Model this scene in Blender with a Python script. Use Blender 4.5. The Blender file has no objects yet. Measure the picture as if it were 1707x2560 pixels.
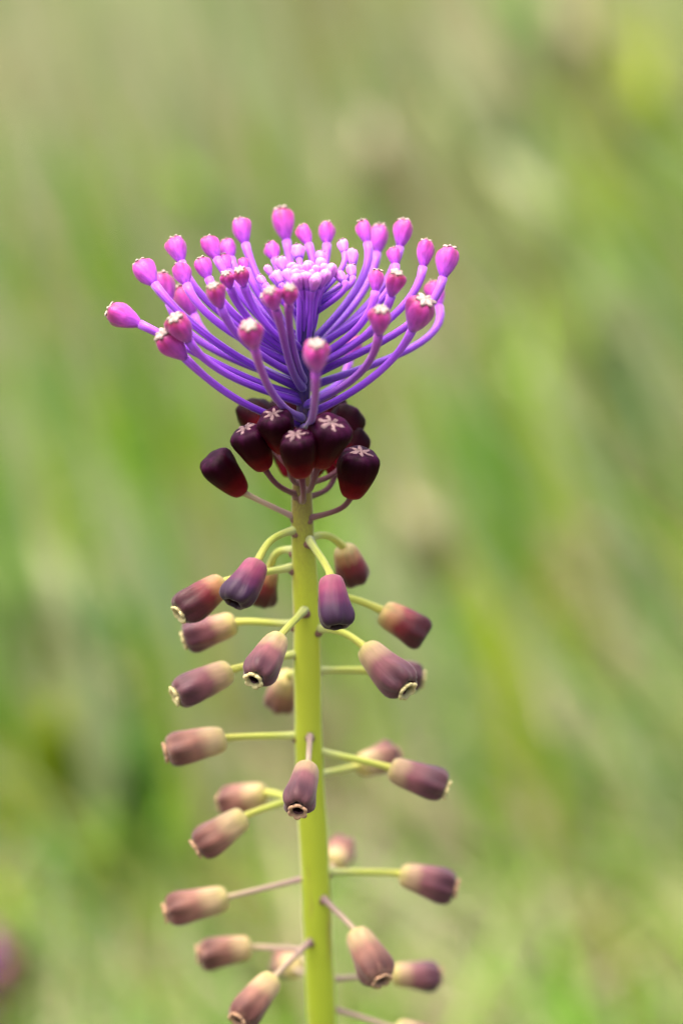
import bpy, math, random
import numpy as np
from mathutils import Vector, Matrix

random.seed(7)
rng = np.random.default_rng(11)
scene = bpy.context.scene
col = scene.collection

# ------------------------------------------------------------------ camera
PW, PH = 1707.0, 2560.0
PITCH = math.radians(20.0)
LENS, SENSOR = 100.0, 24.0
DIST = 0.367                                   # camera to the stem
ZC = 0.36                                      # height on the stem that the camera aims at
CAM = Vector((0.0, -DIST * math.cos(PITCH), ZC + DIST * math.sin(PITCH)))
FWD = Vector((0, math.cos(PITCH), -math.sin(PITCH)))
UP = Vector((0, math.sin(PITCH), math.cos(PITCH)))
RIGHT = Vector((1, 0, 0))
cam_data = bpy.data.cameras.new('camera')
cam = bpy.data.objects.new('camera', cam_data)
col.objects.link(cam)
cam.location = CAM
cam.rotation_euler = (math.pi / 2 - PITCH, 0, 0)
cam_data.sensor_fit = 'HORIZONTAL'
cam_data.sensor_width = SENSOR
cam_data.lens = LENS
cam_data.clip_start = 0.01
cam_data.clip_end = 500.0
cam_data.dof.use_dof = True
cam_data.dof.focus_distance = DIST - 0.0085
cam_data.dof.aperture_fstop = 9.0
cam_data.dof.aperture_blades = 0
scene.camera = cam

# ------------------------------------------------------------------ sky and sun
SUN_EL, SUN_AZ = math.radians(76), math.radians(-75)      # high behind thin cloud, very soft, a little to the left
world = bpy.data.worlds.new('World')
scene.world = world
world.use_nodes = True
wn = world.node_tree
for n in list(wn.nodes):
    wn.nodes.remove(n)
sky = wn.nodes.new('ShaderNodeTexSky')
sky.sky_type = 'NISHITA'
sky.sun_disc = False
sky.sun_elevation = SUN_EL
sky.sun_rotation = SUN_AZ
sky.air_density = 1.0
sky.dust_density = 7.0
sky.ozone_density = 1.0
bg = wn.nodes.new('ShaderNodeBackground')
bg.inputs['Strength'].default_value = 0.10
wo = wn.nodes.new('ShaderNodeOutputWorld')
wn.links.new(sky.outputs[0], bg.inputs[0])
wn.links.new(bg.outputs[0], wo.inputs[0])

sun_data = bpy.data.lights.new('sun', 'SUN')
sun_data.energy = 1.5
sun_data.angle = math.radians(80)
sun_data.color = (1.0, 0.93, 0.80)
sun = bpy.data.objects.new('sun', sun_data)
col.objects.link(sun)
sdir = Vector((math.sin(SUN_AZ) * math.cos(SUN_EL), math.cos(SUN_AZ) * math.cos(SUN_EL), math.sin(SUN_EL)))
sun.rotation_euler = sdir.to_track_quat('Z', 'Y').to_euler()
sun.location = sdir * 3

vs = scene.view_settings
vs.view_transform = 'Standard'
vs.look = 'None'
vs.gamma = 1.0
vs.exposure = 2.03
scene.cycles.use_denoising = True
scene.cycles.max_bounces = 8
scene.cycles.diffuse_bounces = 4
scene.cycles.transmission_bounces = 4

# ------------------------------------------------------------------ helpers
MM = 0.001
PXM = (SENSOR / LENS) * DIST / PW              # metres per photograph pixel at the stem


def ray(px, py):
    x = (px - PW / 2) / PW * SENSOR / LENS
    y = (PH / 2 - py) / PW * SENSOR / LENS
    return FWD + RIGHT * x + UP * y


def at(px, py, d=0.0):
    """point seen at (px, py) standing d metres behind the stem's plane"""
    r = ray(px, py)
    return CAM + r * ((d - CAM.y) / r.y)


def on_level(px, py, z):
    r = ray(px, py)
    return CAM + r * ((z - CAM.z) / r.z)


def tip_at(base, px, py, length, near):
    """point on the sight line of (px, py) that lies `length` from base"""
    r = ray(px, py).normalized()
    v = CAM - base
    b = 2 * r.dot(v)
    c = v.dot(v) - length * length
    disc = b * b - 4 * c
    if disc < 0:
        return CAM + r * (-b / 2)
    s = math.sqrt(disc)
    return CAM + r * ((-b - s) / 2 if near else (-b + s) / 2)


def new_mesh(name, verts, faces, uvs=None, mats=(), smooth=True):
    me = bpy.data.meshes.new(name)
    me.from_pydata([tuple(v) for v in verts], [], faces)
    if uvs is not None:
        uvl = me.uv_layers.new(name='UVMap')
        for lp in me.loops:
            uvl.data[lp.index].uv = uvs[lp.vertex_index]
    for m in mats:
        me.materials.append(m)
    if smooth:
        me.polygons.foreach_set('use_smooth', [True] * len(me.polygons))
    me.update()
    return me


def link(name, me, parent=None, mw=None, pmw=None):
    o = bpy.data.objects.new(name, me)
    col.objects.link(o)
    if mw is None:
        mw = Matrix.Identity(4)
    if parent is not None:
        o.parent = parent
        o.matrix_parent_inverse = (pmw or Matrix.Identity(4)).inverted()
    o.matrix_basis = mw
    return o


def tube(points, radii, seg=10, flare=None):
    """closed tapered tube along points, u = along, v = round"""
    pts = [Vector(p) for p in points]
    n = len(pts)
    verts, faces, uvs = [], [], []
    t0 = (pts[1] - pts[0]).normalized()
    ref = Vector((0, 0, 1)) if abs(t0.z) < 0.9 else Vector((1, 0, 0))
    nrm = t0.cross(ref).normalized()
    for i, p in enumerate(pts):
        t = (pts[min(i + 1, n - 1)] - pts[max(i - 1, 0)]).normalized()
        nrm = (nrm - t * nrm.dot(t)).normalized()
        bn = t.cross(nrm)
        for k in range(seg):
            a = 2 * math.pi * k / seg
            verts.append(p + (nrm * math.cos(a) + bn * math.sin(a)) * radii[i])
            uvs.append((i / (n - 1), k / seg))
    for i in range(n - 1):
        for k in range(seg):
            a, b = i * seg + k, i * seg + (k + 1) % seg
            faces.append((a, b, b + seg, a + seg))
    verts += [pts[0], pts[-1]]
    uvs += [(0, 0), (1, 0)]
    c0, c1 = len(verts) - 2, len(verts) - 1
    for k in range(seg):
        faces.append((c0, (k + 1) % seg, k))
        faces.append((c1, (n - 1) * seg + k, (n - 1) * seg + (k + 1) % seg))
    return verts, faces, uvs


def bezier(p0, p1, p2, p3, n=14):
    out = []
    for i in range(n + 1):
        t = i / n
        s = 1 - t
        out.append(p0 * s**3 + p1 * (3 * s * s * t) + p2 * (3 * s * t * t) + p3 * t**3)
    return out


def lathe(profile, seg=24, ridge=None, close_top=False, bend=0.0):
    """profile of (z, r), closed at the base; ridge(z, phi) multiplies the radius"""
    verts, faces = [], []
    for z, r in profile:
        for k in range(seg):
            a = 2 * math.pi * k / seg
            rr = r * (ridge(z, a) if ridge else 1.0)
            verts.append((rr * math.cos(a) + bend * z * z, rr * math.sin(a), z))
    n = len(profile)
    for i in range(n - 1):
        for k in range(seg):
            a, b = i * seg + k, i * seg + (k + 1) % seg
            faces.append((a, b, b + seg, a + seg))
    verts.append((0, 0, profile[0][0]))
    c = len(verts) - 1
    for k in range(seg):
        faces.append((c, (k + 1) % seg, k))
    verts.append((bend * profile[-1][0]**2, 0, profile[-1][0]))
    c = len(verts) - 1
    for k in range(seg):
        faces.append((c, (n - 1) * seg + k, (n - 1) * seg + (k + 1) % seg))
    return verts, faces


# ------------------------------------------------------------------ materials
def mat(name):
    m = bpy.data.materials.new(name)
    m.use_nodes = True
    nt = m.node_tree
    return m, nt, nt.nodes['Principled BSDF'], nt.nodes.new, nt.links.new


def srgb(r, g, b):
    f = lambda c: (c / 255) / 12.92 if c / 255 <= 0.04045 else ((c / 255 + 0.055) / 1.055)**2.4
    return (f(r), f(g), f(b), 1)


def ramp_node(N, stops):
    rn = N('ShaderNodeValToRGB')
    cr = rn.color_ramp
    cr.interpolation = 'EASE'
    while len(cr.elements) > 1:
        cr.elements.remove(cr.elements[-1])
    cr.elements[0].position, cr.elements[0].color = stops[0]
    for p, c in stops[1:]:
        e = cr.elements.new(p)
        e.color = c
    return rn


def petal_mat(name, stops, spec=0.3, rough=0.45, sheen=0.25, sss=0.25, crease=None, var=0.10, streak=0.25, coord='Object', axis=2):
    """pigment that changes along the floret, with fine lengthwise streaks and a waxy bloom"""
    m, nt, p, N, L = mat(name)
    tc = N('ShaderNodeTexCoord')
    sep = N('ShaderNodeSeparateXYZ')
    L(tc.outputs[coord], sep.inputs[0])
    oi = N('ShaderNodeObjectInfo')
    # lengthwise streaks
    mp = N('ShaderNodeMapping')
    mp.inputs['Scale'].default_value = (9, 9, 1.3) if coord == 'Object' else (1.5, 14, 1)
    L(tc.outputs[coord], mp.inputs[0])
    addv = N('ShaderNodeVectorMath')
    addv.operation = 'ADD'
    comb = N('ShaderNodeCombineXYZ')
    for k in range(3):
        mm = N('ShaderNodeMath')
        mm.operation = 'MULTIPLY'
        mm.inputs[1].default_value = 31.0 + 17 * k
        L(oi.outputs['Random'], mm.inputs[0])
        L(mm.outputs[0], comb.inputs[k])
    L(mp.outputs[0], addv.inputs[0])
    L(comb.outputs[0], addv.inputs[1])
    nz = N('ShaderNodeTexNoise')
    nz.inputs['Scale'].default_value = 1.0
    nz.inputs['Detail'].default_value = 4
    L(addv.outputs[0], nz.inputs['Vector'])
    # shift the ramp a little with noise and per floret
    s1 = N('ShaderNodeMath')
    s1.operation = 'MULTIPLY_ADD'
    s1.inputs[1].default_value = streak
    L(nz.outputs['Fac'], s1.inputs[0])
    L(sep.outputs[axis], s1.inputs[2])
    s2 = N('ShaderNodeMath')
    s2.operation = 'MULTIPLY_ADD'
    s2.inputs[1].default_value = var
    L(oi.outputs['Random'], s2.inputs[0])
    L(s1.outputs[0], s2.inputs[2])
    s3 = N('ShaderNodeMath')
    s3.operation = 'SUBTRACT'
    s3.inputs[1].default_value = streak * 0.5 + var * 0.5
    L(s2.outputs[0], s3.inputs[0])
    rn = ramp_node(N, stops)
    L(s3.outputs[0], rn.inputs[0])
    last = rn.outputs[0]
    if crease:
        ca = N('ShaderNodeAttribute')
        ca.attribute_name = 'crease'
        cm = N('ShaderNodeMix')
        cm.data_type = 'RGBA'
        L(ca.outputs['Fac'], cm.inputs[0])
        L(last, cm.inputs[6])
        cm.inputs[7].default_value = crease
        last = cm.outputs[2]
    hsv = N('ShaderNodeHueSaturation')
    v1 = N('ShaderNodeMapRange')
    v1.inputs['From Min'].default_value = 0.3
    v1.inputs['From Max'].default_value = 0.7
    v1.inputs['To Min'].default_value = 0.72
    v1.inputs['To Max'].default_value = 1.25
    L(nz.outputs['Fac'], v1.inputs['Value'])
    L(v1.outputs[0], hsv.inputs['Value'])
    L(last, hsv.inputs['Color'])
    L(hsv.outputs[0], p.inputs['Base Color'])
    p.inputs['Roughness'].default_value = rough
    p.inputs['Specular IOR Level'].default_value = spec
    p.inputs['Sheen Weight'].default_value = sheen * 0.4
    p.inputs['Sheen Roughness'].default_value = 0.5
    p.inputs['Sheen Tint'].default_value = (1.0, 0.92, 0.92, 1)
    if sss:
        p.inputs['Subsurface Weight'].default_value = sss
        p.inputs['Subsurface Radius'].default_value = (1.0, 0.6, 0.9)
        p.inputs['Subsurface Scale'].default_value = 0.0012
    bp = N('ShaderNodeBump')
    bp.inputs['Strength'].default_value = 0.5
    bp.inputs['Distance'].default_value = 0.0002
    L(nz.outputs['Fac'], bp.inputs['Height'])
    L(bp.outputs[0], p.inputs['Normal'])
    return m


S = srgb
M = {}
# fertile flowers, from the darkest young ones under the tassel to the faded brown ones
M['dark'] = petal_mat('young_flower', [(0.0, S(120, 14, 36)), (0.25, S(86, 2, 12)), (0.5, S(44, 0, 9)), (0.8, S(30, 0, 10)), (1.0, S(50, 10, 38))], rough=0.45, spec=0.06, sheen=0.0, sss=0.0, crease=S(20, 0, 6))
M['purple'] = petal_mat('purple_flower', [(0.0, S(160, 96, 104)), (0.25, S(136, 56, 84)), (0.5, S(88, 26, 64)), (0.7, S(52, 16, 50)), (1.0, S(34, 12, 32))], rough=0.5, sheen=0.3, sss=0.0, crease=S(30, 8, 22))
M['red'] = petal_mat('red_flower', [(0.0, S(184, 162, 96)), (0.22, S(158, 110, 72)), (0.45, S(104, 26, 32)), (0.7, S(66, 10, 20)), (1.0, S(60, 18, 28))], rough=0.5, sheen=0.4, sss=0.05, crease=S(48, 10, 16))
M['mauve'] = petal_mat('mauve_flower', [(0.0, S(188, 170, 102)), (0.2, S(166, 134, 100)), (0.45, S(116, 66, 70)), (0.75, S(76, 36, 46)), (1.0, S(84, 48, 50))], rough=0.55, sheen=0.5, sss=0.05, crease=S(66, 26, 34))
M['brown'] = petal_mat('brown_flower', [(0.0, S(188, 170, 104)), (0.22, S(176, 148, 106)), (0.52, S(132, 88, 72)), (0.82, S(92, 52, 44)), (1.0, S(126, 92, 76))], rough=0.6, sheen=0.5, sss=0.05, crease=S(88, 46, 38))
M['inside'] = petal_mat('flower_throat', [(0.0, S(20, 4, 4)), (1.0, S(34, 8, 8))], sheen=0, sss=0)
# sterile florets of the tassel
M['pink'] = petal_mat('tassel_bud', [(0.0, S(146, 64, 190)), (0.2, S(170, 68, 190)), (0.5, S(182, 66, 172)), (0.8, S(172, 48, 134)), (1.0, S(120, 12, 48))], rough=0.42, sheen=0.4, sss=0.35, crease=S(112, 6, 36))
M['young'] = petal_mat('tassel_young_bud', [(0.0, S(124, 62, 186)), (0.45, S(192, 104, 206)), (1.0, S(208, 128, 196))], rough=0.45, sheen=0.4, sss=0.35)
M['lobe'] = petal_mat('bud_lobes', [(0.0, S(132, 64, 92)), (0.5, S(156, 126, 130)), (1.0, S(172, 150, 142))], rough=0.7, sheen=0.2, sss=0.0, streak=1.2)
M['lobe_mauve'] = petal_mat('young_lobes', [(0.0, S(64, 28, 44)), (0.5, S(112, 80, 88)), (1.0, S(132, 104, 104))], rough=0.7, sheen=0.2, sss=0.0, streak=1.2)
M['lip'] = petal_mat('mouth_lip', [(0.0, S(150, 120, 76)), (0.5, S(182, 164, 108)), (1.0, S(190, 176, 122))], rough=0.7, sheen=0.2, sss=0.1)
M['lip_brown'] = petal_mat('mouth_lip_faded', [(0.0, S(110, 66, 54)), (0.5, S(150, 108, 84)), (1.0, S(168, 132, 100))], rough=0.7, sheen=0.2, sss=0.1)
# pedicels, pigment along the stalk
M['violet'] = petal_mat('violet_pedicel', [(0.0, S(70, 18, 124)), (0.3, S(108, 42, 172)), (0.65, S(142, 66, 200)), (1.0, S(162, 78, 202))], rough=0.38, sheen=0.5, sss=0.25, coord='UV', axis=0, streak=0.15)
M['violet_pink'] = petal_mat('violet_pink_pedicel', [(0.0, S(78, 30, 140)), (0.5, S(124, 56, 164)), (1.0, S(158, 66, 160))], rough=0.38, sheen=0.5, sss=0.25, coord='UV', axis=0, streak=0.15)
M['wine'] = petal_mat('wine_pedicel', [(0.0, S(118, 82, 80)), (0.5, S(100, 52, 64)), (1.0, S(92, 34, 54))], rough=0.5, sheen=0.3, sss=0.0, coord='UV', axis=0)
M['green_ped'] = petal_mat('green_pedicel', [(0.0, S(180, 184, 112)), (0.4, S(176, 182, 74)), (1.0, S(184, 182, 78))], rough=0.5, sheen=0.5, sss=0.1, coord='UV', axis=0)
M['mauve_ped'] = petal_mat('mauve_pedicel', [(0.0, S(158, 128, 120)), (0.5, S(172, 146, 124)), (1.0, S(180, 158, 122))], rough=0.5, sheen=0.4, sss=0.05, coord='UV', axis=0)
M['scar'] = petal_mat('bract_scar', [(0.0, S(112, 74, 60)), (1.0, S(128, 92, 80))], rough=0.7)


def stem_material(z_lo, z_mid, z_hi):
    m, nt, p, N, L = mat('stem_skin')
    g = N('ShaderNodeNewGeometry')
    sep = N('ShaderNodeSeparateXYZ')
    L(g.outputs['Position'], sep.inputs[0])
    mr = N('ShaderNodeMapRange')
    mr.inputs['From Min'].default_value = z_lo
    mr.inputs['From Max'].default_value = z_hi
    L(sep.outputs[2], mr.inputs['Value'])
    nz = N('ShaderNodeTexNoise')
    nz.inputs['Scale'].default_value = 420
    nz.inputs['Detail'].default_value = 5
    ad = N('ShaderNodeMath')
    ad.operation = 'MULTIPLY_ADD'
    ad.inputs[1].default_value = 0.08
    L(nz.outputs['Fac'], ad.inputs[0])
    L(mr.outputs[0], ad.inputs[2])
    f = (z_mid - z_lo) / (z_hi - z_lo)
    rn = ramp_node(N, [(0.0, S(144, 170, 38)), (f - 0.25, S(172, 190, 42)), (f + 0.005, S(182, 190, 50)), (f + 0.05, S(112, 88, 50)),
                       (f + 0.11, S(52, 26, 44)), (f + 0.24, S(28, 8, 58)), (1.0, S(36, 10, 84))])
    L(ad.outputs[0], rn.inputs[0])
    # brownish flecks and long pale streaks
    n2 = N('ShaderNodeTexNoise')
    n2.inputs['Scale'].default_value = 1.0
    n2.inputs['Detail'].default_value = 6
    mp = N('ShaderNodeMapping')
    mp.inputs['Scale'].default_value = (420, 420, 120)
    L(g.outputs['Position'], mp.inputs[0])
    L(mp.outputs[0], n2.inputs['Vector'])
    fl = ramp_node(N, [(0.56, (0, 0, 0, 1)), (0.72, (1, 1, 1, 1))])
    L(n2.outputs['Fac'], fl.inputs[0])
    mul = N('ShaderNodeMath')
    mul.operation = 'MULTIPLY'
    mul.inputs[1].default_value = 0.5
    L(fl.outputs[0], mul.inputs[0])
    mx = N('ShaderNodeMix')
    mx.data_type = 'RGBA'
    L(mul.outputs[0], mx.inputs[0])
    L(rn.outputs[0], mx.inputs[6])
    mx.inputs[7].default_value = S(150, 110, 70)
    L(mx.outputs[2], p.inputs['Base Color'])
    p.inputs['Roughness'].default_value = 0.5
    p.inputs['Sheen Weight'].default_value = 0.6
    p.inputs['Sheen Roughness'].default_value = 0.28
    p.inputs['Sheen Tint'].default_value = (0.9, 0.95, 1, 1)
    p.inputs['Subsurface Weight'].default_value = 0.2
    p.inputs['Subsurface Radius'].default_value = (1, 1, 0.3)
    p.inputs['Subsurface Scale'].default_value = 0.001
    bp = N('ShaderNodeBump')
    bp.inputs['Strength'].default_value = 0.3
    bp.inputs['Distance'].default_value = 0.0002
    L(n2.outputs['Fac'], bp.inputs['Height'])
    L(bp.outputs[0], p.inputs['Normal'])
    return m


# ------------------------------------------------------------------ ground
def ground_material():
    m, nt, p, N, L = mat('meadow_soil')
    g = N('ShaderNodeNewGeometry')
    n1 = N('ShaderNodeTexNoise')
    n1.inputs['Scale'].default_value = 6
    n1.inputs['Detail'].default_value = 8
    L(g.outputs['Position'], n1.inputs['Vector'])
    rn = ramp_node(N, [(0.3, (0.05, 0.065, 0.02, 1)), (0.5, (0.075, 0.075, 0.032, 1)), (0.7, (0.13, 0.10, 0.06, 1))])
    L(n1.outputs['Fac'], rn.inputs[0])
    L(rn.outputs[0], p.inputs['Base Color'])
    p.inputs['Roughness'].default_value = 0.95
    n2 = N('ShaderNodeTexNoise')
    n2.inputs['Scale'].default_value = 90
    L(g.outputs['Position'], n2.inputs['Vector'])
    bp = N('ShaderNodeBump')
    bp.inputs['Distance'].default_value = 0.01
    L(n2.outputs['Fac'], bp.inputs['Height'])
    L(bp.outputs[0], p.inputs['Normal'])
    return m


def build_ground():
    xs = np.concatenate([[-220, -60, -20, -8], np.linspace(-4, 4, 41), [8, 20, 60, 220]])
    ys = np.concatenate([[-220, -60, -20, -6], np.linspace(-2, 6, 41), [10, 20, 60, 220]])
    verts, faces = [], []
    for y in ys:
        for x in xs:
            z = 0.012 * math.sin(x * 3.1 + 1) * math.sin(y * 2.3) - 0.012
            if abs(x) > 5 or y > 7 or y < -3:
                z = -0.012
            verts.append((x, y, z))
    nx = len(xs)
    for j in range(len(ys) - 1):
        for i in range(nx - 1):
            a = j * nx + i
            faces.append((a, a + 1, a + nx + 1, a + nx))
    o = link('ground', new_mesh('ground', verts, faces, mats=[ground_material()]))
    o['kind'] = 'structure'
    o['label'] = 'soil of the meadow under the grass'
    return o


build_ground()

# ------------------------------------------------------------------ the meadow grass
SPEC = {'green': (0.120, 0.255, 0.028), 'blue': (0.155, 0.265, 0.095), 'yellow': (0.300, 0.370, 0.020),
        'bright': (0.195, 0.345, 0.030), 'dark': (0.038, 0.090, 0.012), 'olive': (0.205, 0.215, 0.045),  # 'dark' puts the shade inside gaps in the turf into the blade colour
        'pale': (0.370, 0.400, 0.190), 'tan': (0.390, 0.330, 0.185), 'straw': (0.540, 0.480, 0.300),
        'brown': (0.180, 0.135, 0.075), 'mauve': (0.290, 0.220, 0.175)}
# patches of one kind of growth, 'dark' ones being shaded gaps painted in blade colour: where in the meadow they stand (read off along the sight line), half width, kind
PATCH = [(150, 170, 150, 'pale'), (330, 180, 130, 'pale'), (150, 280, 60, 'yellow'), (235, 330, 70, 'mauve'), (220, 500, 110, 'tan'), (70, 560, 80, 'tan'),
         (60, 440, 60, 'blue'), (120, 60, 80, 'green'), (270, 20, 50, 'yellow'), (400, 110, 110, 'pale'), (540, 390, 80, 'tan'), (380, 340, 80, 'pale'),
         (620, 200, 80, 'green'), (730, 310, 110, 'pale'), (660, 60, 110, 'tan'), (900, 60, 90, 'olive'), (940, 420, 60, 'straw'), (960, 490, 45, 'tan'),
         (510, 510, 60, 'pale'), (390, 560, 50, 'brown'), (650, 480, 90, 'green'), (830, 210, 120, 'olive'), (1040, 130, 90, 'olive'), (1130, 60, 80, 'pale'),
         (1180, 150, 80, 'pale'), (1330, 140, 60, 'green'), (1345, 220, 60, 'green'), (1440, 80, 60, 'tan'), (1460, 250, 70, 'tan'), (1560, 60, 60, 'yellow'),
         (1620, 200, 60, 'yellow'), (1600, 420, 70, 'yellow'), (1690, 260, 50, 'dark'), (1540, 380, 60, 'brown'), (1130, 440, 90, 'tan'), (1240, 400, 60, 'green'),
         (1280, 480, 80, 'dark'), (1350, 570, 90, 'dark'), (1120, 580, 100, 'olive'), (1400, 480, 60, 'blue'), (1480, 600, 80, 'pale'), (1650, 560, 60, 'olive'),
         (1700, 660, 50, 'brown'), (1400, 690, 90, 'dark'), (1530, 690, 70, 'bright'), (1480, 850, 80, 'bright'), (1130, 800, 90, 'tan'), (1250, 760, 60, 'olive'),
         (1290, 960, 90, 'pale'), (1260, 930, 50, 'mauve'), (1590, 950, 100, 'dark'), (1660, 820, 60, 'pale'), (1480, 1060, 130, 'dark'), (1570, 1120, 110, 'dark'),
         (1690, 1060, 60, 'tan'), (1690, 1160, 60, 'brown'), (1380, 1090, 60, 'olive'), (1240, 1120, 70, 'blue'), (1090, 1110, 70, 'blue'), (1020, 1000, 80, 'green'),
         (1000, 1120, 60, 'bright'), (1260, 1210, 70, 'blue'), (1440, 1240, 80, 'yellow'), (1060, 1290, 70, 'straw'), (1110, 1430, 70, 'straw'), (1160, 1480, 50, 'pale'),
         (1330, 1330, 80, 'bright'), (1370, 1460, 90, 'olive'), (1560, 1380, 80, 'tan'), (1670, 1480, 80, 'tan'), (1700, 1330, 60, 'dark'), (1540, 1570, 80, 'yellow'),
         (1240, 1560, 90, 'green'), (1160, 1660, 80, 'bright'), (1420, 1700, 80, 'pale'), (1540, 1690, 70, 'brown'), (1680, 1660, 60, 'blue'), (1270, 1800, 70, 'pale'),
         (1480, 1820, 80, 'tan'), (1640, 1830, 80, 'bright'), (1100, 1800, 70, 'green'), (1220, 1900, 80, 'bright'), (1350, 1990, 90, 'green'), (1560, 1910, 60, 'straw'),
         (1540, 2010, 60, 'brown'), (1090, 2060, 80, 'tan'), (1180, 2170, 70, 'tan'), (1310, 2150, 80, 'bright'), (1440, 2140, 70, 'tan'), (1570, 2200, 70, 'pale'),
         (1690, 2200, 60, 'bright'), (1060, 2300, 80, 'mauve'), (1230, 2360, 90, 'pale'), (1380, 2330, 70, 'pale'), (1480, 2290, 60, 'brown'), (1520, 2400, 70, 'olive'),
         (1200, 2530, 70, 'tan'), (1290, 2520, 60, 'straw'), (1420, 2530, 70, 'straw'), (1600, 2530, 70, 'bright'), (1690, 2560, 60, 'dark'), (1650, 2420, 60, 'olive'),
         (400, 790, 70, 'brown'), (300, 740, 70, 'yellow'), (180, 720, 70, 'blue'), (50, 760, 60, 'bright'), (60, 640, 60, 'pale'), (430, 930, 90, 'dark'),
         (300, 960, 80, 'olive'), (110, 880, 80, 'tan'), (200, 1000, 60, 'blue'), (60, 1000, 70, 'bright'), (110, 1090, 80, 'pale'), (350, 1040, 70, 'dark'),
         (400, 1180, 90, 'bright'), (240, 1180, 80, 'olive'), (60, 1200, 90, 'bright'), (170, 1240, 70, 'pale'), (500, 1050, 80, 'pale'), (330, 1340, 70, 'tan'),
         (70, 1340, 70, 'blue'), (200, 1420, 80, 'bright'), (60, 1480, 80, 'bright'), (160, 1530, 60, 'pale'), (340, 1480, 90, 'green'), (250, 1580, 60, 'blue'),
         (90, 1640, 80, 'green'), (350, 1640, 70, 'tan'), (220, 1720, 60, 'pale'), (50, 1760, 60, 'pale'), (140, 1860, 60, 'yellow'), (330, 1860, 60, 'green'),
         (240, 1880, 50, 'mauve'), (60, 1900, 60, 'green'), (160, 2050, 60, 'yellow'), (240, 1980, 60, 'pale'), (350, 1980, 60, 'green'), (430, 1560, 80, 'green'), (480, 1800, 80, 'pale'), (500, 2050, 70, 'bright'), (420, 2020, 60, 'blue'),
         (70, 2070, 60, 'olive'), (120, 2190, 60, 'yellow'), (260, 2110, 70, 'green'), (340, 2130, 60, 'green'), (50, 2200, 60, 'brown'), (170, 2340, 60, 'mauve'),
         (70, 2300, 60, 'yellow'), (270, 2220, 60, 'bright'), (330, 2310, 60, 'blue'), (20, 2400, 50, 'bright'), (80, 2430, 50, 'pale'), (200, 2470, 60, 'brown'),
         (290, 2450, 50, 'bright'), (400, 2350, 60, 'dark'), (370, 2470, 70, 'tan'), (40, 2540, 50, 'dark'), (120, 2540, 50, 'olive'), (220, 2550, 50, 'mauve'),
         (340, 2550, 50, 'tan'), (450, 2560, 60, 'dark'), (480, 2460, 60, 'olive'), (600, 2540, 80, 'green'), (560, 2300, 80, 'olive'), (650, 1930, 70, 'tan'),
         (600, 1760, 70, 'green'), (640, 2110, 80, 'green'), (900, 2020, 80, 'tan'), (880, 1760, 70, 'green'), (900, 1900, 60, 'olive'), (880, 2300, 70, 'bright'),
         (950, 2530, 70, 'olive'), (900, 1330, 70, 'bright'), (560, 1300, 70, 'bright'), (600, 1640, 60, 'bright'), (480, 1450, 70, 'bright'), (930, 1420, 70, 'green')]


def grass_material():
    m, nt, p, N, L = mat('grass_leaf')
    at_ = N('ShaderNodeAttribute')
    at_.attribute_name = 'blade_colour'
    g = N('ShaderNodeNewGeometry')
    nz = N('ShaderNodeTexNoise')
    nz.inputs['Scale'].default_value = 60
    L(g.outputs['Position'], nz.inputs['Vector'])
    mr = N('ShaderNodeMapRange')
    mr.inputs['To Min'].default_value = 0.8
    mr.inputs['To Max'].default_value = 1.2
    L(nz.outputs['Fac'], mr.inputs['Value'])
    hsv = N('ShaderNodeHueSaturation')
    L(mr.outputs[0], hsv.inputs['Value'])
    L(at_.outputs['Color'], hsv.inputs['Color'])
    L(hsv.outputs[0], p.inputs['Base Color'])
    p.inputs['Roughness'].default_value = 0.55
    p.inputs['Specular IOR Level'].default_value = 0.2
    tr = N('ShaderNodeBsdfTranslucent')
    L(hsv.outputs[0], tr.inputs['Color'])
    mx = N('ShaderNodeMixShader')
    mx.inputs[0].default_value = 0.35
    L(p.outputs[0], mx.inputs[1])
    L(tr.outputs[0], mx.inputs[2])
    L(mx.outputs[0], nt.nodes['Material Output'].inputs[0])
    return m


GRASS = grass_material()


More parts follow.
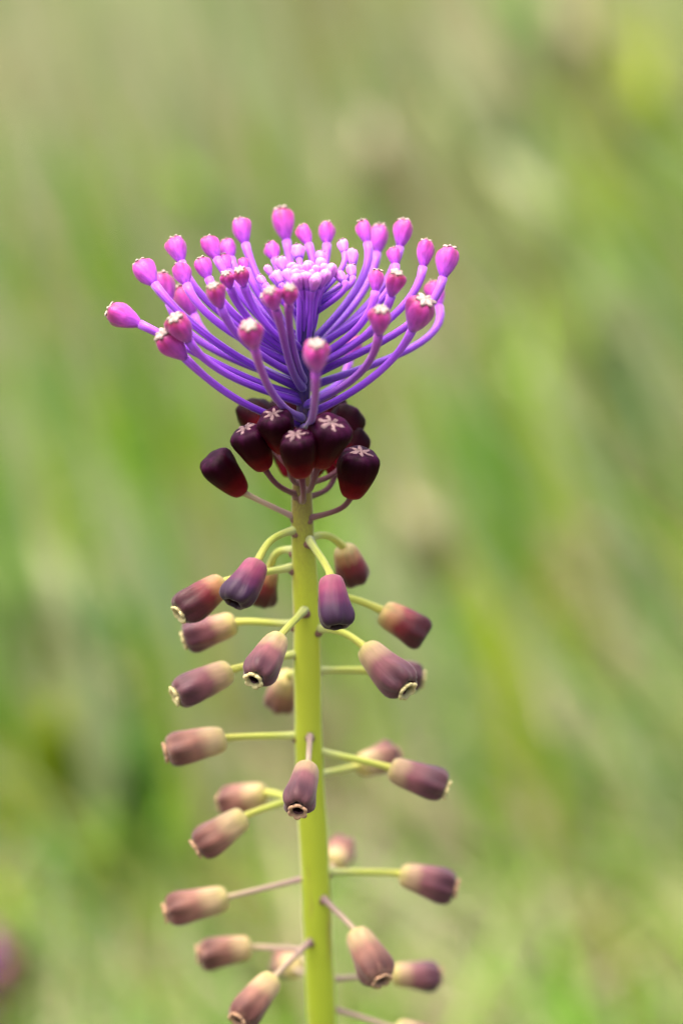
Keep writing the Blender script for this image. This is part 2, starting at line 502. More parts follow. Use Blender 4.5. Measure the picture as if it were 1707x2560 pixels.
def grass_blades(n, beside=False):
    names = list(SPEC)
    colr = np.array([SPEC[k] for k in names])
    # patch centres in the meadow: where the sight line meets the top of the turf
    pc, pr, pk = [], [], []
    for px, py, r, k in PATCH:
        c = on_level(px, py, 0.03)
        dist = (c - CAM).length
        scale = SENSOR / LENS * dist / PW
        pc.append((c.x, c.y))
        sl = abs((c - CAM).normalized().z)
        pr.append((r * scale, r * scale / sl))
        pk.append(names.index(k))
    pc, pr, pk = np.array(pc), np.array(pr), np.array(pk)
    # roots: density falls off with distance so that near blades are not wasted
    y = 0.30 + 4.2 * rng.random(n) ** 1.5
    halfw = 0.42 + 0.22 * y
    x = (rng.random(n) * 2 - 1) * halfw
    if beside:                                            # the meadow goes on to both sides, out of the frame
        y = -0.3 + 5.3 * rng.random(n)
        inner = np.where(y > 0.3, 0.42 + 0.22 * y, 0.35)
        x = np.where(x > 0, 1, -1) * (inner + 2.2 * rng.random(n) ** 1.3)
    d = ((x[:, None] - pc[None, :, 0]) / pr[None, :, 0])**2 + ((y[:, None] - pc[None, :, 1]) / pr[None, :, 1])**2
    best = d.argmin(1)
    dist = d[np.arange(n), best]
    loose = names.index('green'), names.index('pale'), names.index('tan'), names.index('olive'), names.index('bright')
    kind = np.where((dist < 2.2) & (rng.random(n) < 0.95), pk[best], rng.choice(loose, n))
    dry = np.isin(kind, [names.index(q) for q in ('tan', 'straw', 'brown', 'mauve')])
    kind = np.where(dry & (rng.random(n) < 0.38), rng.choice([names.index('green'), names.index('pale'), names.index('blue')], n), kind)
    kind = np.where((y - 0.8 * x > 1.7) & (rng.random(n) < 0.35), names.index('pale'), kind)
    dark = kind == names.index('dark')  # shaded gaps, painted as dark green on shorter blades
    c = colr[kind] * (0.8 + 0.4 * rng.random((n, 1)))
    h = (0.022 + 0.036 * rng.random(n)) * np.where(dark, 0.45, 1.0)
    h = np.where(rng.random(n) < 0.04, h * 2.0, h)
    w = (0.0022 + 0.0035 * rng.random(n)) * (1 + 0.25 * y)
    az = rng.random(n) * 2 * math.pi
    lean = h * (0.4 + 0.9 * rng.random(n))
    la = rng.normal(math.pi * 0.85, 1.1, n)               # most of it leans the same way
    # one in sixteen is a tall upright stalk; to the right of the flower they all lean left
    tall = (rng.random(n) < 0.05) & (y > 0.55)
    h = np.where(tall, 0.10 + 0.10 * rng.random(n), h)
    w = np.where(tall, w * 1.7, w)
    az = np.where(tall, rng.normal(0, 0.4, n), az)
    lean = np.where(tall, h * (0.08 + 0.20 * rng.random(n) + np.clip(x * 1.6, 0, 0.75)), lean)
    la = np.where(tall, rng.normal(math.pi, 0.5, n), la)
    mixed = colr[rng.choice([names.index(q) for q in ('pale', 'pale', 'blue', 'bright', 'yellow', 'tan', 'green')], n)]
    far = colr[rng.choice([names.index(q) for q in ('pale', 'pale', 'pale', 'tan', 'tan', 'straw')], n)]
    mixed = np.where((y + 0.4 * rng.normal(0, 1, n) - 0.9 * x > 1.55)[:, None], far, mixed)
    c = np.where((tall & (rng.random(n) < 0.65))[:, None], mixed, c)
    fx, fy = np.cos(az), np.sin(az)
    lx, ly = np.cos(la) * lean, np.sin(la) * lean
    seg = 3
    V = np.zeros((n, 2 * seg + 1, 3))
    for i in range(seg):
        t = i / seg
        ww = w * (1 - 0.25 * t) * (0.7 if i == 0 else 1)
        for s, sg in ((0, -1), (1, 1)):
            V[:, 2 * i + s, 0] = x + lx * t * t + fx * ww * sg * 0.5
            V[:, 2 * i + s, 1] = y + ly * t * t + fy * ww * sg * 0.5
            V[:, 2 * i + s, 2] = h * (t - 0.15 * t * t) - 0.02 * (i == 0)
    V[:, -1, 0] = x + lx
    V[:, -1, 1] = y + ly
    V[:, -1, 2] = h * 0.85
    return V, c


def build_grass():
    inner, outer = grass_blades(70000), grass_blades(50000, True)
    V, c = np.concatenate([inner[0], outer[0]]), np.concatenate([inner[1], outer[1]])
    n, seg = len(V), 3
    nv = 2 * seg + 1
    base = (np.arange(n) * nv)[:, None]
    quads = [np.concatenate([base + 2 * i, base + 2 * i + 1, base + 2 * i + 3, base + 2 * i + 2], 1) for i in range(seg - 1)]
    tri = np.concatenate([base + 2 * seg - 2, base + 2 * seg - 1, base + 2 * seg], 1)
    quads = np.concatenate(quads)
    me = bpy.data.meshes.new('grass')
    nq, ntr = len(quads), len(tri)
    me.vertices.add(n * nv)
    me.vertices.foreach_set('co', V.ravel())
    me.loops.add(nq * 4 + ntr * 3)
    me.loops.foreach_set('vertex_index', np.concatenate([quads.ravel(), tri.ravel()]))
    me.polygons.add(nq + ntr)
    me.polygons.foreach_set('loop_start', np.concatenate([np.arange(nq) * 4, nq * 4 + np.arange(ntr) * 3]))
    me.update(calc_edges=True)
    ca = me.color_attributes.new('blade_colour', 'FLOAT_COLOR', 'POINT')
    cc = np.ones((n, nv, 4))
    cc[:, :, :3] = c[:, None, :]
    ca.data.foreach_set('color', cc.ravel())
    me.materials.append(GRASS)
    me.polygons.foreach_set('use_smooth', [True] * (nq + ntr))
    me.validate()
    o = link('grass', me)
    o['kind'] = 'stuff'
    o['label'] = 'soft blurred green and straw meadow grass behind the flower'
    o['category'] = 'grass'


build_grass()


# broad single blades that stand out of the turf
def leaf_blade(pts_px, tip_height, width, kind, label, group='single broad blades standing out of the meadow grass'):
    # heights fall from the tip to the soil; each point stands where its sight line reaches that height
    m = len(pts_px) - 1
    ctl = [on_level(px, py, tip_height * (1 - (i / m) ** 1.6) - 0.012 * (i == m)) for i, (px, py) in enumerate(pts_px)]
    # smooth the path
    pts = []
    m = len(ctl) - 1
    for i in range(m):
        p0, p1, p2, p3 = ctl[max(i - 1, 0)], ctl[i], ctl[i + 1], ctl[min(i + 2, m)]
        for s in range(6):
            t = s / 6
            pts.append(0.5 * ((2 * p1) + (p2 - p0) * t + (2 * p0 - 5 * p1 + 4 * p2 - p3) * t * t + (3 * p1 - p0 - 3 * p2 + p3) * t**3))
    pts.append(ctl[-1])
    n = len(pts)
    verts, faces = [], []
    view = Vector((0.15, -1, 0.25)).normalized()
    for i, p in enumerate(pts):
        t = (pts[min(i + 1, n - 1)] - pts[max(i - 1, 0)]).normalized()
        side = t.cross(view).normalized()
        nrm = side.cross(t).normalized()
        u = i / (n - 1)
        w = 1.7 * width * min(1.0, 0.12 + 2.2 * u) * (1 - 0.35 * max(0, u - 0.6) / 0.4) * 0.5
        verts += [p + side * w + nrm * w * 0.25, p - nrm * 0.0004, p - side * w + nrm * w * 0.25, p - nrm * 0.0008]
    for i in range(n - 1):
        a = 4 * i
        for k in range(4):
            faces.append((a + k, a + (k + 1) % 4, a + 4 + (k + 1) % 4, a + 4 + k))
    faces += [(0, 3, 2, 1), (4 * n - 4, 4 * n - 3, 4 * n - 2, 4 * n - 1)]
    root = verts[-1]
    me = new_mesh('grass_blade', [v - root for v in verts], faces, mats=[GRASS])
    ca = me.color_attributes.new('blade_colour', 'FLOAT_COLOR', 'POINT')
    c = SPEC[kind]
    ca.data.foreach_set('color', [v for _ in verts for v in (c[0], c[1], c[2], 1.0)])
    o = link('grass_blade', me)
    o.location = root
    o['label'] = label
    o['category'] = 'grass blade'
    o['group'] = group


BLADES = [
    ([(1090, 240), (1300, 470), (1400, 660), (1490, 860)], 0.11, 0.013, 'pale', 'long pale green blade leaning over a dark gap beside the purple tassel'),
    ([(1230, 830), (1390, 1050), (1480, 1190), (1590, 1350)], 0.09, 0.011, 'pale', 'pale olive blade leaning across the darkest hollow in the grass'),
    ([(990, 1240), (1060, 1330), (1120, 1430), (1200, 1560)], 0.07, 0.011, 'straw', 'bright dry straw blade just behind the upper brown flowers'),
    ([(1160, 1480), (1290, 1620), (1400, 1760), (1500, 1900)], 0.08, 0.009, 'blue', 'blue green blade leaning along the end of the straw blade'),
    ([(1430, 1310), (1560, 1390), (1660, 1480), (1760, 1590)], 0.07, 0.010, 'tan', 'dry tan blade lying low over olive grass'),
    ([(1320, -60), (1330, 80), (1345, 180), (1370, 330)], 0.14, 0.018, 'green', 'upright deep green blade beside a tan one in far grass'),
    ([(1430, -60), (1440, 80), (1465, 220), (1500, 390)], 0.14, 0.014, 'tan', 'upright tan blade beside a deep green one in far grass'),
    ([(1650, -20), (1630, 200), (1610, 380), (1590, 620)], 0.14, 0.015, 'yellow', 'upright yellow green blade with dark grass along one side'),
    ([(135, 1740), (145, 1850), (152, 1960), (150, 2090)], 0.09, 0.008, 'yellow', 'vivid yellow green blade standing upright among bright green grass'),
    ([(100, 1340), (165, 1500), (215, 1690), (245, 1920)], 0.10, 0.009, 'pale', 'pale blade running down between bright green and blue green grass'),
    ([(925, 290), (940, 390), (950, 480), (945, 620)], 0.12, 0.013, 'straw', 'pale straw stalk rising right behind the purple tassel'),
    ([(400, 400), (500, 500), (560, 590), (620, 720)], 0.10, 0.012, 'bright', 'fresh light green blade arching beside a brown patch behind the tassel'),
    ([(1365, 2220), (1380, 2340), (1388, 2440), (1390, 2580)], 0.07, 0.006, 'pale', 'short pale green blade standing upright out of dry straw'),
    ([(330, 1800), (340, 1920), (350, 2040), (355, 2200)], 0.09, 0.007, 'green', 'upright deep green blade beside pale blades and brown flowers'),
    ([(1480, 620), (1500, 760), (1500, 900), (1490, 1080)], 0.11, 0.012, 'bright', 'bright green blade above the darkest hollow in the grass'),
    ([(20, 1380), (35, 1500), (60, 1640), (70, 1800)], 0.09, 0.009, 'bright', 'fresh green blade beside a pale one running the same way'),
    ([(1060, 1960), (1110, 2050), (1190, 2180), (1260, 2300)], 0.06, 0.007, 'tan', 'dull tan blade lying behind the lower brown flowers'),
    ([(260, 2020), (275, 2110), (290, 2230), (320, 2370)], 0.06, 0.007, 'bright', 'short vivid green blade beside a dark upright one'),
    ([(1550, 880), (1600, 960), (1650, 1060), (1690, 1180)], 0.07, 0.011, 'dark', 'dark green blade at the edge of the darkest hollow'),
    ([(60, 2330), (40, 2390), (20, 2450), (0, 2540)], 0.05, 0.008, 'bright', 'bright green blade next to the small blurred purple flower'),
]
for b in BLADES:
    leaf_blade(*b)

# ------------------------------------------------------------------ shapes of the florets (unit length along z)
def ridge_open(z, a):
    k = max(0.0, min(1.0, (z - 0.45) / 0.35))
    return 1 + 0.10 * k * math.cos(6 * a) + 0.05 * k * math.cos(3 * a + 0.5) + 0.02 * math.sin(2 * a + 4 * z)


OPEN_PROFILE = [(0.0, 0.07), (0.012, 0.145), (0.04, 0.195), (0.10, 0.23), (0.2, 0.252), (0.33, 0.27), (0.46, 0.289), (0.58, 0.305), (0.68, 0.314),
                (0.77, 0.309), (0.85, 0.286), (0.905, 0.245), (0.932, 0.195), (0.93, 0.155), (0.915, 0.135), (0.88, 0.122), (0.78, 0.145), (0.60, 0.17), (0.5, 0.10)]


def ridge_closed(z, a):
    k = max(0.0, min(1.0, (z - 0.45) / 0.4))
    return 1 + 0.05 * k * math.cos(6 * a) + 0.04 * k * math.cos(3 * a) + 0.02 * math.sin(2 * a + 3 * z)


CLOSED_PROFILE = [(0.0, 0.06), (0.012, 0.12), (0.05, 0.168), (0.12, 0.202), (0.24, 0.238), (0.38, 0.272), (0.52, 0.30), (0.66, 0.322), (0.78, 0.322),
                  (0.87, 0.298), (0.93, 0.25), (0.955, 0.185), (0.96, 0.08)]


def ridge_bud(z, a):
    k = max(0.0, min(1.0, (z - 0.35) / 0.45))
    return 1 + 0.06 * k * math.cos(6 * a) + 0.09 * k * math.cos(3 * a)


BUD_PROFILE = [(0.0, 0.085), (0.03, 0.11), (0.08, 0.142), (0.16, 0.19), (0.27, 0.25), (0.40, 0.31), (0.52, 0.352), (0.64, 0.373), (0.75, 0.365),
               (0.84, 0.325), (0.90, 0.265), (0.93, 0.19), (0.93, 0.08)]
YOUNG_PROFILE = [(0.0, 0.10), (0.015, 0.14), (0.08, 0.17), (0.22, 0.20), (0.4, 0.235), (0.58, 0.27), (0.72, 0.285), (0.84, 0.265), (0.92, 0.21), (0.965, 0.13), (0.985, 0.05)]

ME = {}


def floret_mesh(key, profile, ridge, m, bend=0.0, inner=False, seed=0, z_from=0.55, strength=0.8):
    """body of one floret; each variant has its own dents, and pigment gathers in the creases near the mouth"""
    rd = random.Random(seed)
    ph = [rd.uniform(0, 6.28) for _ in range(4)]

    def rr(z, a):
        k = min(1, z * 2)
        return ridge(z, a) * (1 + 0.035 * k * math.sin(a + ph[0] + 2 * z) + 0.025 * k * math.sin(2 * a + ph[1] - 5 * z) + 0.018 * math.sin(5 * a + ph[2] + 9 * z))
    v, f = lathe(profile, 30, rr, bend=bend)
    me = new_mesh(key, v, f, mats=[m] + ([M['inside']] if inner else []))
    ca = me.attributes.new('crease', 'FLOAT', 'POINT')
    cr = []
    for x, y, z in v:
        a = math.atan2(y, x - bend * z * z)
        g = max(0.0, -math.cos(6 * a)) ** (0.7 if key.startswith('bud') else 1.5) * (0.6 + 0.4 * max(0, -math.cos(3 * a + 0.3)))
        cr.append(strength * g * max(0.0, min(1.0, (z - z_from) / (0.95 - z_from))))
    ca.data.foreach_set('value', cr)
    if inner:
        for pl in me.polygons:
            if min(pl.vertices) >= 14 * 30 or (len(pl.vertices) == 3 and pl.center.z > 0.3):
                pl.material_index = 1
    ME[key] = me


for q, (nm, bend) in enumerate((('a', 0.06), ('b', -0.05), ('c', 0.02))):
    for k in ('purple', 'red', 'mauve', 'brown'):
        floret_mesh('open_%s_%s' % (k, nm), OPEN_PROFILE, ridge_open, M[k], bend, True, seed=q)
    floret_mesh('closed_dark_%s' % nm, CLOSED_PROFILE, ridge_closed, M['dark'], bend, seed=q + 10)
    floret_mesh('bud_%s' % nm, BUD_PROFILE, ridge_bud, M['pink'], bend * 0.8, seed=q + 20, z_from=0.45, strength=1.0)
    floret_mesh('young_%s' % nm, YOUNG_PROFILE, ridge_closed, M['young'], bend, seed=q + 30)


def star_mesh(key, m, r_out, z0, drop, thick, seed, bend=0.0):
    """six little lobes lying over the closed mouth, three long and three short, crumpled"""
    rd = random.Random(seed)
    seg, rings = 36, 5
    top, bot = [], []
    lob = [rd.uniform(0.82, 1.12) for _ in range(6)]
    verts = []
    for lay in (0, 1):
        for j in range(rings):
            u = (j + 0.35) / (rings - 0.65)
            for k in range(seg):
                a = 2 * math.pi * k / seg
                c6 = 0.5 + 0.5 * math.cos(6 * a)
                li = lob[int(round(a / (math.pi / 3))) % 6] * (1.0 if int(round(a / (math.pi / 3))) % 2 == 0 else 0.82)
                r = r_out * u * (0.55 + 0.45 * c6 ** 0.7 * li) * (1 + rd.uniform(-0.07, 0.07))
                z = z0 - drop * u * u + 0.035 * math.cos(6 * a) * u * (1 - u) * 2 + rd.uniform(-0.018, 0.018) - 0.02 * (1 - u)
                if lay:
                    z -= thick * (1.15 - 0.5 * u)
                verts.append((r * math.cos(a) + bend * z0 * z0, r * math.sin(a), z))
    faces = []
    off = rings * seg
    for j in range(rings - 1):
        for k in range(seg):
            a, b = j * seg + k, j * seg + (k + 1) % seg
            faces.append((a, a + seg, b + seg, b))
            faces.append((off + a, off + b, off + b + seg, off + a + seg))
    for k in range(seg):
        a, b = (rings - 1) * seg + k, (rings - 1) * seg + (k + 1) % seg
        faces.append((a, off + a, off + b, b))
    verts.append((bend * z0 * z0, 0, z0 - 0.035))
    c = len(verts) - 1
    for k in range(seg):
        faces.append((c, k, (k + 1) % seg))
    ME[key] = new_mesh(key, verts, faces, mats=[m])


for i in range(3):
    star_mesh('star_pink_%d' % i, M['lobe'], 0.28, 1.02, 0.05, 0.06, i + 5)
    star_mesh('star_dark_%d' % i, M['lobe_mauve'], 0.21, 0.99, 0.05, 0.06, i + 15)


def lip_mesh(key, m):
    """six short recurved lobes round the open mouth"""
    seg = 48
    rows = [(0.112, 0.87, 0.0), (0.116, 0.95, 0.0), (0.132, 0.985, 0.25), (0.165, 1.0, 0.8), (0.20, 0.985, 1.3), (0.195, 0.965, 1.3), (0.165, 0.955, 0.6), (0.14, 0.90, 0.1)]
    verts, faces = [], []
    rd = random.Random(3)
    for r, z, k in rows:
        for s in range(seg):
            a = 2 * math.pi * s / seg
            lobe = math.sqrt(abs(math.cos(3 * a)))
            rr = r - 0.045 * k * (1 - lobe)
            zz = z - 0.02 * k * (1 - lobe) + rd.uniform(-0.004, 0.004)
            verts.append((rr * math.cos(a), rr * math.sin(a), zz))
    n = len(rows)
    for i in range(n):
        for s in range(seg):
            a, b = i * seg + s, i * seg + (s + 1) % seg
            c, d = ((i + 1) % n) * seg + (s + 1) % seg, ((i + 1) % n) * seg + s
            faces.append((a, d, c, b))
    ME[key] = new_mesh(key, verts, faces, mats=[m])


lip_mesh('lip', M['lip'])
lip_mesh('lip_brown', M['lip_brown'])

# ------------------------------------------------------------------ the plant: stem
AXIS = [(690, 782, 9), (740, 770, 24), (800, 764, 24), (900, 761, 19), (1000, 759, 16), (1060, 758, 17), (1130, 756, 20), (1200, 754, 23), (1260, 755, 26),
        (1330, 756, 29), (1440, 762, 32), (1560, 767, 34), (1700, 769, 35), (1850, 771, 35.5), (2000, 778, 37), (2150, 787, 38.5), (2350, 795, 39.5), (2560, 804, 40.5), (2750, 813, 41)]


def axis_at(py):
    ys = [a[0] for a in AXIS]
    x = float(np.interp(py, ys, [a[1] for a in AXIS]))
    return at(x, py, 0.0)


def axis_r(py):
    return float(np.interp(py, [a[0] for a in AXIS], [a[2] for a in AXIS])) * PXM


plant = bpy.data.objects.new('tassel_hyacinth', None)
col.objects.link(plant)
low = axis_at(2750)
ROOT = Vector((low.x + 0.004, 0.0, -0.012))
plant.location = ROOT
plant.empty_display_size = 0.02
plant['label'] = 'sharp purple tasselled wildflower on a yellow green stem with hanging brown bell flowers'
plant['category'] = 'flower'
PLANT_MW = Matrix.Translation(ROOT)

pts, rad = [], []
for py in np.linspace(690, 2750, 90):
    pts.append(axis_at(py))
    rad.append(axis_r(py) * (1 + 0.02 * math.sin(py * 0.031) + 0.012 * math.sin(py * 0.083)))
for t in (0.33, 0.66, 1.0):
    pts.append(low.lerp(ROOT, t))
    rad.append(axis_r(2750) * (1 + 0.1 * t))
v, f, u = tube(pts, rad, 28)
stem = link('stem', new_mesh('stem', v, f, u, [stem_material(ROOT.z, axis_at(1250).z, axis_at(690).z)]), plant, pmw=PLANT_MW)

SCAR_V, SCAR_F = lathe([(0.0, 0.9), (0.25, 1.0), (0.55, 0.8), (0.8, 0.4)], 10)
SCAR = new_mesh('bract', SCAR_V, SCAR_F, mats=[M['scar']])


def frame_from(z_dir, spin):
    z = z_dir.normalized()
    ref = Vector((0, 0, 1)) if abs(z.z) < 0.95 else Vector((1, 0, 0))
    x = ref.cross(z).normalized()
    y = z.cross(x)
    m = Matrix((x, y, z)).transposed().to_4x4()
    return m @ Matrix.Rotation(spin, 4, 'Z')


def floret(name, mesh, B, T, width, start, ped_mat, ped_r, cap=None, cap_name=None, mid=None, d0=None, a=0.4, b=0.35, scar=False, label=None):
    """one flower: body from B to T, its stalk from `start` on the stem, lobes or lip at its mouth"""
    axis = T - B
    length = axis.length
    spin = random.uniform(0, 6.28)
    mw = Matrix.Translation(B) @ frame_from(axis, spin) @ Matrix.Diagonal((width, width, length, 1))
    o = link(name, mesh, plant, mw, PLANT_MW)
    if label:
        o['label'] = label
    if cap:
        link(cap_name, ME[cap], o, mw @ Matrix.Rotation(random.uniform(0, 6.28), 4, 'Z'), mw)
    dirb = axis.normalized()
    ln = (B - start).length
    end = B + dirb * 0.03 * length
    if mid is None:
        if d0 is None:
            d0 = (B - start)
        d0 = d0.normalized()
        path = bezier(start, start + d0 * ln * a, end - dirb * ln * b, end)
    else:
        p1 = start + (mid - start) * 0.9
        p2 = B + (mid - B) * 0.75
        path = bezier(start, p1, p2, end)
    n = len(path)
    radii = [ped_r * (1.0 + 0.35 * max(0, 1 - i / 2.5) + 0.25 * max(0, (i - n + 4) / 3)) for i in range(n)]
    v, f, u = tube(path, radii, 10)
    link('pedicel', new_mesh('pedicel', v, f, u, [ped_mat]), o, pmw=mw)
    if scar:
        out = (path[1] - path[0])
        s = ped_r * 1.9
        smw = Matrix.Translation(start - Vector((0, 0, ped_r * 1.0)) + out.normalized() * 0.0000) @ frame_from(out + Vector((0, 0, -0.1)) * out.length, 0) @ Matrix.Diagonal((s, s * 0.8, s * 1.1, 1))
        link('bract', SCAR, stem, smw)
    return o


PX = PXM
# ---- sterile tassel florets: tip x, y, base x, y, depth of the base (px), root y on the axis, width px, length px
TASSEL = [
    (271, 774, 352, 811, 0, 985, 66, 92, 0), (346, 655, 388, 712, 60, 960, 62, 84, 0), (402, 683, 424, 760, 160, 950, 60, 90, 0), (452, 712, 485, 790, 240, 960, 62, 92, 0),
    (435, 594, 454, 657, 120, 900, 54, 78, 0), (447, 660, 467, 713, 0, 900, 50, 66, 0), (517, 594, 543, 648, 130, 860, 50, 72, 0), (565, 601, 578, 648, 210, 850, 46, 66, 0),
    (501, 645, 522, 697, 20, 880, 46, 62, 0), (552, 640, 572, 680, 120, 850, 44, 60, 0), (597, 547, 614, 612, 240, 850, 52, 78, 0), (702, 518, 717, 604, 340, 860, 60, 96, 0),
    (675, 608, 688, 650, 200, 800, 44, 60, 0), (530, 710, 553, 770, -130, 930, 50, 70, 0), (563, 680, 576, 720, -40, 870, 38, 50, 0), (597, 670, 611, 715, -50, 860, 42, 54, 0),
    (603, 648, 616, 676, 80, 820, 30, 40, 0), (673, 722, 690, 774, -210, 960, 50, 68, 0), (724, 714, 722, 762, -200, 940, 44, 62, 0), (434, 790, 473, 853, -130, 1000, 64, 84, 0),
    (400, 831, 465, 897, -110, 1060, 66, 100, 0), (622, 809, 637, 872, -290, 1045, 62, 82, 0), (753, 565, 772, 613, 230, 820, 42, 64, 0), (817, 556, 817, 613, 270, 830, 46, 70, 0),
    (904, 551, 919, 610, 220, 840, 42, 72, 0), (950, 562, 942, 635, 320, 870, 54, 86, 0), (1012, 548, 999, 620, 220, 870, 52, 80, 0), (1066, 600, 1057, 670, 120, 900, 48, 78, 0),
    (1124, 616, 1107, 696, 70, 930, 60, 86, 0), (981, 620, 988, 664, 120, 850, 36, 54, 0), (944, 674, 938, 731, -20, 880, 42, 60, 0), (993, 677, 977, 741, -80, 900, 52, 70, 0),
    (1078, 707, 1098, 768, 240, 960, 56, 80, 0), (1066, 746, 1029, 827, -70, 1040, 76, 100, 0), (953, 769, 946, 837, -210, 1010, 58, 78, 0), (791, 854, 790, 930, -370, 1072, 66, 86, 0),
    (885, 838, 872, 905, 280, 1010, 56, 78, 0), (854, 602, 862, 634, 150, 780, 30, 46, 1), (880, 626, 882, 664, 120, 780, 34, 50, 1), (877, 664, 882, 694, 40, 780, 28, 42, 1),
    (845, 683, 862, 706, 0, 800, 28, 40, 1), (744, 616, 748, 648, 170, 760, 38, 46, 1), (799, 630, 806, 656, 140, 750, 28, 40, 1), (700, 645, 712, 680, 120, 780, 34, 46, 1),
    (666, 665, 680, 690, 90, 790, 22, 36, 1), (648, 690, 664, 712, 20, 800, 22, 36, 1), (690, 680, 704, 712, 30, 780, 30, 44, 1), (660, 735, 672, 765, -110, 880, 30, 44, 1)]
# the young crowded florets at the very top
for i in range(26):
    a = i * 2.39996
    r = 6 + 9.5 * math.sqrt(i)
    TASSEL.append((776 + r * 1.25 * math.cos(a), 672 - 8 * math.sqrt(i) * 0.3 - r * 0.38 * math.sin(a) + 6 * (i % 3), 774 + r * 0.7 * math.cos(a), 714 - r * 0.22 * math.sin(a), r * 1.0 * math.sin(a), 742 + 6.0 * i, 24 + 0.3 * i, 44 + 0.5 * i, 2))

for i, (tx, ty, bx, by, d, ry, w, ln, young) in enumerate(TASSEL):
    B = at(bx, by, d * PX)
    T = tip_at(B, tx, ty, ln * PX, d < -20)
    if not young:
        ry += 0.15 * max(0, 1040 - ry)
    start = axis_at(ry)
    out = Vector((B.x - start.x, B.y - start.y, 0))
    d0 = out.normalized() * 0.75 + (B - start).normalized() + Vector((random.uniform(-0.12, 0.12), random.uniform(-0.12, 0.12), random.uniform(-0.1, 0.15) if not young else 0.5))
    key = ('young_' if young else 'bud_') + 'abc'[i % 3]
    nominal = (0.57 if young else 0.75) * ln
    width = 0.95 * w * PX / (0.57 if young else 0.75)
    floret('sterile_floret', ME[key], B, T, width, start, M['violet'] if ry < 1000 and d > -100 else M['violet_pink'] if d < -150 else M['violet'],
           (0.49 if not young else 0.36) * MM, None if young == 2 else 'star_pink_%d' % (i % 3), 'petal_lobes', d0=d0, a=0.40, b=0.30)

# ---- dark young flowers crowded under the tassel: tip, base, depth, root y, width, length, mid or None
DARK = [
    (522, 1138, 606, 1232, -40, 1292, 84, 138, (670, 1262), 0), (611, 1066, 662, 1172, -90, 1232, 84, 126, (690, 1218), 1), (681, 1030, 712, 1128, -110, 1200, 82, 122, None, 1),
    (738, 1082, 754, 1190, -210, 1238, 84, 122, None, 1), (829, 1052, 796, 1162, -170, 1215, 100, 132, None, 1), (903, 1124, 878, 1242, -90, 1292, 94, 132, (862, 1276), 1),
    (622, 1008, 668, 1092, 70, 1180, 84, 120, None, 1), (884, 1026, 842, 1120, 60, 1190, 84, 120, None, 1), (898, 1080, 850, 1168, 30, 1210, 78, 118, None, 1),
    (845, 1100, 838, 1186, 90, 1248, 76, 116, (826, 1228), 1), (806, 1100, 780, 1188, 120, 1215, 70, 116, None, 1), (706, 1098, 726, 1186, 110, 1222, 70, 116, None, 1),
    (838, 1000, 812, 1090, 160, 1170, 80, 118, None, 1), (700, 1000, 722, 1090, 150, 1170, 80, 118, None, 1), (760, 1020, 760, 1110, 190, 1180, 80, 118, None, 1)]
for i, (tx, ty, bx, by, d, ry, w, ln, mid, star) in enumerate(DARK):
    B = at(bx, by, d * PX)
    T = tip_at(B, tx, ty, ln * PX, d < 0)
    start = axis_at(ry)
    out = Vector((B.x - start.x, B.y - start.y, 0)).normalized()
    start = start + out * axis_r(ry) * 0.7
    floret('fertile_floret', ME['closed_dark_' + 'abc'[i % 3]], B, T, w * 1.08 * PX / 0.65, start, M['wine'] if i else M['mauve_ped'], 0.36 * MM,
           'star_dark_%d' % (i % 3) if star else None, 'petal_lobes', mid=at(mid[0], mid[1], d * 0.6 * PX) if mid else None,
           d0=out + Vector((0, 0, 0.1)), scar=by > 1170)

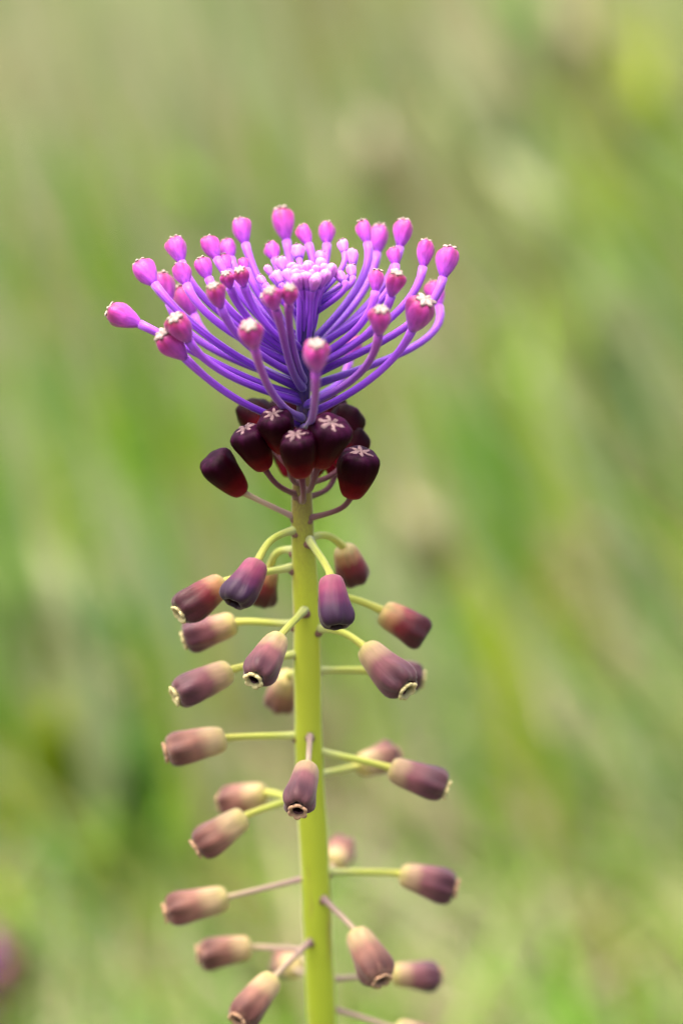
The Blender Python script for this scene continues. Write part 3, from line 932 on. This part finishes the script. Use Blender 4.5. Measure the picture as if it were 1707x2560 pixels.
# ---- opened flowers down the stem: tip, base, base depth, start x, y, start depth, mid, width, length, kind, pedicel, lip
OPEN = [
    (585, 1520, 645, 1403, -110, 742, 1324, -10, (672, 1340), 84, 138, 'purple', 'green_ped', None),
    (443, 1540, 560, 1455, -60, 735, 1417, 0, None, 88, 150, 'red', 'green_ped', 'lip'),
    (646, 1518, 674, 1420, 110, 738, 1376, 15, (690, 1368), 70, 112, 'red', 'green_ped', None),
    (456, 1604, 590, 1556, 60, 740, 1560, 10, None, 84, 146, 'mauve', 'green_ped', 'lip'),
    (631, 1706, 698, 1594, -210, 762, 1524, -28, None, 84, 168, 'mauve', 'green_ped', 'lip'),
    (432, 1744, 578, 1676, -60, 748, 1632, -5, None, 88, 166, 'mauve', 'green_ped', 'lip'),
    (690, 1765, 722, 1690, 210, 768, 1690, 20, None, 82, 140, 'brown', 'green_ped', None),
    (894, 1465, 858, 1366, 80, 768, 1348, 0, (818, 1328), 82, 118, 'red', 'green_ped', None),
    (842, 1578, 826, 1440, -190, 775, 1350, -24, None, 82, 142, 'purple', 'green_ped', None),
    (1072, 1600, 954, 1526, 40, 792, 1486, 5, (880, 1490), 92, 140, 'red', 'green_ped', None),
    (1022, 1732, 913, 1619, -100, 792, 1572, -10, (858, 1572), 92, 176, 'mauve', 'green_ped', 'lip'),
    (1062, 1700, 930, 1678, 130, 790, 1676, 10, None, 84, 140, 'mauve', 'green_ped', 'lip'),
    (409, 1884, 565, 1846, -30, 745, 1839, 0, None, 92, 160, 'brown', 'green_ped', 'lip_brown'),
    (548, 2010, 664, 1984, 190, 765, 2010, 20, None, 84, 140, 'brown', 'green_ped', 'lip_brown'),
    (485, 2126, 614, 2040, -60, 750, 1992, -5, None, 88, 156, 'brown', 'green_ped', 'lip_brown'),
    (743, 2034, 769, 1914, -230, 775, 1840, -34, None, 82, 168, 'mauve', 'mauve_ped', 'lip_brown'),
    (992, 1888, 896, 1916, 200, 795, 1938, 15, None, 84, 140, 'brown', 'green_ped', 'lip_brown'),
    (1122, 1978, 974, 1920, -40, 795, 1878, 0, None, 88, 162, 'mauve', 'green_ped', 'lip'),
    (862, 2116, 832, 2166, 250, 800, 2180, 30, None, 86, 140, 'brown', 'mauve_ped', 'lip_brown'),
    (1146, 2224, 1000, 2186, 40, 815, 2180, 5, None, 90, 156, 'mauve', 'green_ped', 'lip_brown'),
    (957, 2458, 889, 2330, -120, 808, 2246, -34, None, 94, 168, 'brown', 'mauve_ped', 'lip_brown'),
    (1104, 2440, 978, 2438, 130, 820, 2450, 10, None, 82, 140, 'mauve', 'mauve_ped', 'lip_brown'),
    (1120, 2628, 985, 2572, -20, 825, 2520, 0, None, 88, 150, 'brown', 'mauve_ped', 'lip_brown'),
    (408, 2286, 570, 2244, -20, 765, 2196, 0, None, 90, 168, 'brown', 'mauve_ped', 'lip_brown'),
    (490, 2388, 628, 2369, 80, 770, 2376, 10, None, 88, 142, 'brown', 'mauve_ped', 'lip_brown'),
    (590, 2556, 684, 2446, -170, 775, 2354, -34, None, 88, 168, 'brown', 'mauve_ped', 'lip_brown'),
    (708, 2398, 738, 2424, 260, 790, 2440, 30, None, 84, 140, 'brown', 'mauve_ped', 'lip_brown'),
]
for i, (tx, ty, bx, by, d, sx, sy, sd, mid, w, ln, kind, ped, lip) in enumerate(OPEN):
    B = at(bx, by, d * PX)
    T = tip_at(B, tx, ty, ln * PX, d < 0)
    start = at(sx, sy, sd * PX)
    ax = axis_at(sy)
    # the root of the stalk sits just inside the stem
    o2 = Vector((start.x - ax.x, start.y - ax.y, 0))
    if o2.length > axis_r(sy) * 0.92:
        o2 = o2.normalized() * axis_r(sy) * 0.92
    start = Vector((ax.x + o2.x, ax.y + o2.y, start.z))
    key = 'open_' + kind + '_' + 'abc'[i % 3]
    floret('fertile_floret', ME[key], B, T, w * PX / 0.62, start, M[ped], (0.47 if ped == 'green_ped' else 0.38) * MM, lip, 'mouth_lip',
           mid=at(mid[0], mid[1], d * 0.55 * PX) if mid else None, a=0.4, b=0.15, scar=True)


# ------------------------------------------------------------------ a second, small plant of the same kind, far out of focus in the grass
foot = on_level(-14, 2500, 0.034)
foot.z = 0.0
small = bpy.data.objects.new('tassel_hyacinth', None)
col.objects.link(small)
small.location = foot
small['label'] = 'small blurred purple flower low in the grass beside a bright green blade'
small['category'] = 'flower'
SMALL_MW = Matrix.Translation(foot)
top = foot + Vector((-0.002, 0.0, 0.045))
v, f, u = tube([foot - Vector((0, 0, 0.01)), foot.lerp(top, 0.5), top], [0.0018, 0.0016, 0.0012], 10)
link('stem', new_mesh('stem', v, f, u, [M['green_ped']]), small, pmw=SMALL_MW)
for i in range(20):
    a = i * 2.39996
    z = 0.018 + 0.0014 * i
    c = foot.lerp(top, z / 0.045)
    up = -0.3 + i * 0.07
    d = Vector((math.cos(a), math.sin(a), up)).normalized()
    B = c + d * 0.0045
    key = 'bud_a' if i > 16 else 'closed_dark_a'
    mw = Matrix.Translation(B) @ frame_from(d, a) @ Matrix.Diagonal((0.0085, 0.0085, 0.0085, 1))
    o = link('sterile_floret' if i > 16 else 'fertile_floret', ME[key], small, mw, SMALL_MW)
    v, f, u = tube([c, c.lerp(B, 0.5), B + d * 0.0003], [0.0005] * 3, 6)
    link('pedicel', new_mesh('pedicel', v, f, u, [M['violet']]), o, pmw=mw)
